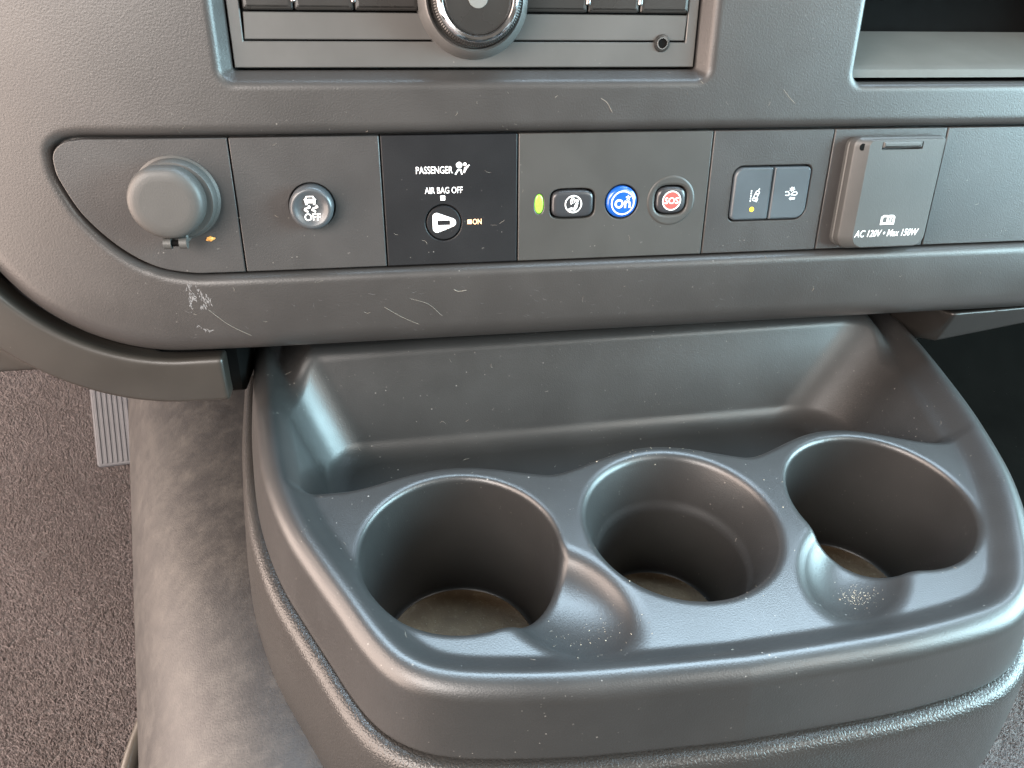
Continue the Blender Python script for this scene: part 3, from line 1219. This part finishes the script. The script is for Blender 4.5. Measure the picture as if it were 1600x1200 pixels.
P += stroke(spline([(cx, cy - .6), (cx + 1.0, cy + .4), (cx + 2.2, cy + .7), (cx + 3.0, cy - .1), (cx + 2.4, cy - .8), (cx + 1.0, cy - .8)], 3, True), .42, True)
st = []
for i in range(14):
    r = 1.75 if i % 2 == 0 else .8
    a = 2 * math.pi * i / 14
    st.append((cx + .2 + r * math.cos(a), cy + 1.9 + r * .8 * math.sin(a)))
P.append(st)
P.append([(cx - .9, cy - 2.4), (cx + .2, cy - 1.5), (cx + .2, cy - 1.9), (cx + 2.2, cy - 1.9), (cx + 2.2, cy - 2.9), (cx + .2, cy - 2.9), (cx + .2, cy - 3.3)])
printed('icon', P, 'white_dim', icons[1], 1.1)

# --- household outlet with flap
ac = thing('ac_outlet', 'household power outlet under a raised grey hinged cover reading AC 120V', 'power outlet', (177, 0, FACE), dash=True)
plate(ac, rrect(DIV[4] + GAP, PLATE_BOT, DIV[5] - GAP, PLATE_TOP, .3, 2), 'plate', (), 177, 0)
g = slab([rrect(-22.2, -26.8, 25.0, 24.2, (5, 5, 1.5, 4))], [(0, -1), (0, 2.0), (.4, 2.4)])
obj('cover_base', g.v, g.f, 'cover', ac)


def flap():
    # raised cover: rounded left shoulder, flat face
    g = Geo()
    outer = rrect(-21.8, -27.4, 23.2, 24.6, (7.0, 6.0, 1.2, 4.0), 8)
    prof = [(0, 2.2), (0, 5.0), (.25, 6.0), (.9, 6.6)]
    rings = []
    for d, z in prof:
        rings.append([(x, y, z) for x, y in inset(outer, d)])
    # shoulder: the left edge slopes inwards
    last = inset(outer, .9)
    def hgt(x):
        t = min(1, max(0, (x + 20.9) / 6.4))
        return 6.6 + 3.4 * math.sin(t * math.pi / 2)
    rings.append([(x + (4.8 if x < -14 else 0.0), y - .0, 10.0 - (.0)) if x < -14 else (x, y, 6.6 + 3.0) for x, y in last])
    rings[-1] = [(x, y, 8.7) for x, y, z in rings[-1]]
    ins = inset([(x, y) for x, y, z in rings[-1]], .5)
    rings.append([(x, y, 9.0) for x, y in ins])
    n = len(outer)
    for r in rings:
        g.v += r
    for k in range(len(rings) - 1):
        for i in range(n):
            j = (i + 1) % n
            g.f.append((k * n + i, k * n + j, (k + 1) * n + j, (k + 1) * n + i))
    top = [Vector((x, y, 0)) for x, y in ins]
    hole = rrect(-9.4, 19.2, 11.2, 22.6, .3, 2)
    base = (len(rings) - 1) * n
    hi = len(g.v)
    g.v += [(x, y, 9.0) for x, y in hole]
    idx = list(range(base, base + n)) + list(range(hi, hi + len(hole)))
    for t in tessellate_polygon([top, [Vector((x, y, 0)) for x, y in hole]]):
        p = [g.v[idx[i]] for i in t]
        t = [idx[i] for i in t]
        if area2(p) < 0:
            t = t[::-1]
        g.f.append(tuple(t))
    m = len(hole)
    lo = len(g.v)
    g.v += [(x, y, 5.8) for x, y in hole]
    for i in range(m):
        j = (i + 1) % m
        g.f.append((hi + j, hi + i, lo + i, lo + j))
    g.f.append(tuple(range(lo, lo + m)))
    return g


g = flap()
cv = obj('cover', g.v, g.f, 'cover', ac, angle=32)
g = slab([rrect(-9.0, 19.9, 10.8, 22.9, .4, 2)], [(0, 5.8), (0, 8.6), (.5, 9.3), (1.0, 9.4)])
obj('latch', g.v, g.f, 'cover', cv)
v, f = lathe([(1.6, 7.9), (1.5, 8.0), (.2, 8.0)], 24, -18.4, 20.4)
obj('pin_hole', v, f, 'black', cv)
lettering('lettering', 'AC 120V • Max 150W', 'white', cv, 1.9, -19.6, 9.06, 3.4, 33.5, .012, .2)
bx, by = 1.0, -13.4
P = [[[(bx - 3.6, by - 2.2), (bx - .4, by - 2.0), (bx, by - 2.2), (bx + .4, by - 2.0), (bx + 3.6, by - 2.2), (bx + 3.6, by + 1.6), (bx + 2.4, by + 2.4), (bx + .5, by + 2.4), (bx, by + 2.0), (bx - .5, by + 2.4), (bx - 2.4, by + 2.4), (bx - 3.6, by + 1.6)],
      [(bx - 2.6, by - 1.2), (bx - .5, by - 1.0), (bx - .5, by + 1.5), (bx - 2.2, by + 1.5), (bx - 2.6, by + 1.1)],
      [(bx + .5, by - 1.0), (bx + 2.6, by - 1.2), (bx + 2.6, by + 1.1), (bx + 2.2, by + 1.5), (bx + .5, by + 1.5)]],
     rrect(bx + 1.2, by - .8, bx + 1.8, by + .4, .1, 2), circle(bx + 1.5, by + .95, .35, 12)]
printed('manual_icon', P, 'white', cv, 9.0)

# --- blank plate
bp = thing('blank_plate', 'plain grey blank plate at the right end of the switch row', 'plate', (260, 0, FACE), dash=True)
plate(bp, rrect(DIV[5] + GAP, PLATE_BOT, 330, PLATE_TOP, .3, 2), 'plate', (), 260, 0)

# ------------------------------------------------------------------ centre console
con = thing('cup_holder_console', 'black plastic console with rear tray and three cup holders', 'console', (55, -70, -190))
HX = [(0, -182.0), (34, -181.0), (62, -179.6), (88, -176.6), (104, -173.4), (115, -168.6), (124, -161.0), (132, -149.5), (141, -133.0), (150, -116.5),
      (160, -97.0), (168, -76.0), (174.5, -52.0), (180, -20.0), (184, 12.0), (188, 60.0)]
half = spline(HX, 8)
outline = [(55 - x, y) for x, y in half[::-1]] + [(55 + x + 4.5 * math.exp(-((y + 125) / 38) ** 2) * min(1, max(0, (x - 95) / 30)), y) for x, y in half[1:]]
S_con = poly_sdf_grid(outline, (-180, -230), (290, 62), 1.0)
CUPS = [(-37.4, -108.2, 40.6), (57.2, -104.6, 41.2), (150.6, -102.0, 40.6)]


def f_console(x, y, z):
    s = S_con(x, y)
    dep = -94.0 - z
    wall = s - np.clip(dep, -10, 40) * .19
    wall = np.minimum(rmax(wall, -126.5 - z, .8), s + 7.0)
    top = -100.6 + 6.6 * sstep(s, -18.0, -6.0)
    top = top + 13.0 * sstep(-s, 12.0, 30.0) * sstep(y, 0.0, 20.0)
    body = rmax(wall, (z - top) * .93, 6.5)
    # cup holders
    r = [np.hypot(x - cx, y - cy) for cx, cy, _ in CUPS]
    c0 = rmax(r[0] - (36.6 + (z + 172) * .050), -172.5 - z, 3.0)
    c1 = rmin(rmax(r[1] - (31.6 + (z + 172) * .030), -172.5 - z, 3.0),
              rmax((r[1] - (32.0 + (z + 124) * .40)) * .93, -124.0 - z, 1.0), 7.0)
    c2 = rmax(r[2] - (36.6 + (z + 172) * .050), -172.5 - z, 3.0)
    # finger scoops
    def egg(cx, cy, cz, ax, ay, az, ang):
        ca, sa = math.cos(R(ang)), math.sin(R(ang))
        dx, dy, dz = x - cx, y - cy, z - cz
        p, q = (dx * ca + dy * sa) / ax, (-dx * sa + dy * ca) / ay
        k = np.sqrt(p * p + q * q + (dz / az) ** 2 + 1e-9)
        return (k - 1) * min(ax, ay, az)
    s0 = egg(-2.0, -137.5, -96.0, 33.0, 22.5, 14.5, -48)
    s2 = egg(119.0, -137.0, -96.0, 31.0, 20.5, 14.0, 228)
    # storage tray behind the cups
    ring = [(q[2] + 7.0) - a for q, a in zip(CUPS, r)]
    front = rmax(rmax(rmax(-(y + 69.5), ring[0], 13), ring[1], 13), ring[2], 13) + np.clip(-96 - z, 0, 60) * .16
    left = ((-113.5 - .17 * (y + 20)) + dep * .40 - x) / 1.09
    right = (x - (222.0 + .16 * (y + 20)) + dep * .80) / 1.29
    back = (y - (19.0 + .02 * (x - 50)) + dep * .48) / 1.11
    floor = -139.0 - z
    tray = rmax(rmax(rmax(left, back, 24.0), right, 28.0), floor, 7.5)
    tray = rmax(tray, front, 5.0)
    body = rmax(body, -rmin(c0, s0, 4.0), 2.6)
    body = rmax(body, -c1, 2.6)
    body = rmax(body, -rmin(c2, s2, 4.0), 2.6)
    body = rmax(body, -tray, 4.2)
    return body


def f_con_local(x, y, z):
    return f_console(x + 55, y - 70, z - 190)


sdf_obj('tray', f_con_local, (-195, -122, 15), (197, 112, 124), .9, 'tray', con)


def outline_ring(off, z, ycut=58):
    n = len(outline)
    r = []
    for i, (x, y) in enumerate(outline):
        a = np.array(outline[max(i - 1, 0)])
        b = np.array(outline[min(i + 1, n - 1)])
        d = b - a
        d = d / np.linalg.norm(d)
        r.append((x + d[1] * off - 55, y - d[0] * off + 70, z + 190))
    return r


def console_base():
    g = Geo()
    prof = [(1.5, -128.6), (6.8, -128.4), (8.6, -128.8), (10.4, -130.2), (11.6, -132.2), (12.3, -135), (12.8, -139), (14.6, -152), (16.4, -168), (17.6, -182), (17.2, -187), (15.0, -189.6), (6, -190), (-6, -200), (-12, -240)]
    n = len(outline)
    for o, z in prof:
        g.v += outline_ring(o, z)
    for k in range(len(prof) - 1):
        for i in range(n - 1):
            g.f.append((k * n + i, (k + 1) * n + i, (k + 1) * n + i + 1, k * n + i + 1))
    return g


g = console_base()
obj('base', g.v, g.f, 'base', con, angle=50)
g = slab([rrect(60, -100, 140, 10, 8)], [(0, -240), (0, -12), (1, -11)])
obj('foot', g.v, g.f, 'foot', con)

for (cx, cy, rr), rad, lab in zip(CUPS, (35.4, 30.6, 35.4), ('left', 'middle, narrower', 'right')):
    m = thing('cup_mat', 'brown dirty round rubber mat at the bottom of the %s cup holder' % lab, 'mat', (cx, cy, -172.6), group='mats in the cup holders')
    v, f = lathe([(rad, 0.05), (rad, 1.0), (rad - .5, 1.5), (rad - 1.2, 1.1), (rad - 4, 1.0), (2, 1.0)], 72)
    obj('disc', v, f, 'cupmat', m)

# ------------------------------------------------------------------ small debris
cr = thing('crumb', 'tiny orange crumb stuck below the round power outlet cap', 'crumb', (-133.2, -13.6, FACE), dash=True)
rng = random.Random(11)
g = Geo()
for k in range(3):
    bm = bmesh.new()
    bmesh.ops.create_icosphere(bm, subdivisions=2, radius=1)
    q = [(.0, .0), (1.5, .2), (-1.3, -.5)][k]
    s = (1.5, .5, .7)[k]
    vv = [(q[0] + p.co.x * s * (1 + rng.uniform(-.3, .3)), q[1] + p.co.y * s * .7 * (1 + rng.uniform(-.3, .3)), .3 + p.co.z * s * .5) for p in bm.verts]
    bm.verts.index_update()
    g.add(vv, [tuple(x.index for x in fc.verts) for fc in bm.faces])
    bm.free()
obj('grain', g.v, g.f, 'crumb', cr, smooth=False)


def lint():
    rng = random.Random(8)
    g = Geo()
    D3 = np.array(DASH.to_3x3())

    def fibre(pts_world, r):
        v, f = tube(pts_world, [r * .5] + [r] * (len(pts_world) - 2) + [r * .5], 4)
        g.add(v, f)
    # on the dashboard face and plates
    spots = [((-138.5, -44.5), (-131, -52), (-122, -58), 30, .06), ((-62, -47), (-54, -52.5), (-46.5, -56.5), 20, .07), ((-50, -43.5), (-42, -46.5), (-35.5, -53), 20, .055),
             ((35, 42), (38, 40), (40.5, 36), 10, .10), ((-30, -40), (-28, -41), (-24, -40.6), 8, .12), ((118, 45), (121, 42), (124.5, 39), 10, .08)]
    for _ in range(60):
        u, v = rng.uniform(-185, 300), rng.uniform(-58, 50)
        a = rng.uniform(0, 6.28)
        L = rng.choice((.5, .6, .8, 1.0, 1.6))
        b = a + rng.uniform(-1, 1)
        spots.append(((u, v), (u + L * math.cos(a), v + L * math.sin(a)), (u + L * math.cos(a) + L * math.cos(b), v + L * math.sin(a) + L * math.sin(b)), 5, rng.uniform(.03, .07)))
    for a, b, c, n, r in spots:
        pl = spline([a, b, c], max(2, n // 2))
        st = np.array([(x, y, 14) for x, y in pl], float)
        p = march(f_dash, 0, 0, st, np.tile((0, 0, -1.0), (len(st), 1)))
        p[:, 2] = np.maximum(p[:, 2], np.where((S_strip(p[:, 0], p[:, 1]) < -.5), FACE, -50)) + .08
        if p[:, 2].min() < -6 or np.ptp(p[:, 2]) > 1.5:
            continue
        fibre((D3 @ p.T).T, r)
    # on the console
    k = 0
    while k < 75:
        x, y = rng.uniform(-115, 225), rng.uniform(-178, 20)
        a = rng.uniform(0, 6.28)
        L = rng.choice((.4, .5, .7, 1.0, 1.8))
        b = a + rng.uniform(-1, 1)
        pl = spline([(x, y), (x + L * math.cos(a), y + L * math.sin(a)), (x + L * math.cos(a) + L * math.cos(b), y + L * math.sin(a) + L * math.sin(b))], 2)
        st = np.array([(q[0], q[1], -88) for q in pl], float)
        if S_con(st[:, 0], st[:, 1]).max() > -4:
            continue
        p = march(f_console, 0, 0, st, np.tile((0, 0, -1.0), (len(st), 1)))
        k += 1
        if np.ptp(p[:, 2]) > 3 or p[:, 2].min() < -142:
            continue
        p[:, 2] += .1
        fibre(p, rng.uniform(.03, .07))
    o = obj('lint', g.v, g.f, 'lint', None)
    o['kind'] = 'stuff'
    tag(o, 'pale dust fibres and lint scattered over the dark plastic', 'lint')


lint()


def grit():
    rng = np.random.default_rng(5)
    spots = [(118, -146, 7.0, 5.0, 190), (8, -150, 16, 9, 70), (-37, -108, 25, 22, 130), (57, -104, 22, 20, 60), (40, -62, 60, 4, 60), (57, -105, 40, 40, 110)]
    g = Geo()
    for cx, cy, sx, sy, n in spots:
        st = np.stack((rng.normal(cx, sx * .6, n), rng.normal(cy, sy * .6, n), np.full(n, -88.0)), 1)
        p = march(f_console, 0, 0, st, np.tile((0, 0, -1.0), (n, 1)), 90)
        for q in p:
            r = abs(rng.normal(0, .13)) + .07
            if q[2] < -171:
                q[2] = -171.5
            d = rng.normal(0, .3, (4, 3)) * r
            b = np.array([(r, 0, 0), (-.5 * r, .87 * r, 0), (-.5 * r, -.87 * r, 0), (0, 0, r)]) + d + q - np.array((55, -70, -190))
            g.add(b.tolist(), [(0, 1, 3), (1, 2, 3), (2, 0, 3)])
    o = obj('grit', g.v, g.f, 'grit', con, smooth=False)
    o['kind'] = 'stuff'


grit()
ol = thing('fluff', 'small orange-brown fluff at the edge of the middle cup holder mat', 'fluff', (33, -86, -170.5))
g = Geo()
rng = random.Random(2)
for k in range(40):
    p = [(rng.gauss(0, 1.8), rng.gauss(0, 1.2), rng.uniform(0, 1.6)) for _ in range(3)]
    v, f = tube(spline(p, 3), .09, 4)
    g.add(v, f)
obj('fibre_tangle', g.v, g.f, 'rust_fluff', ol)
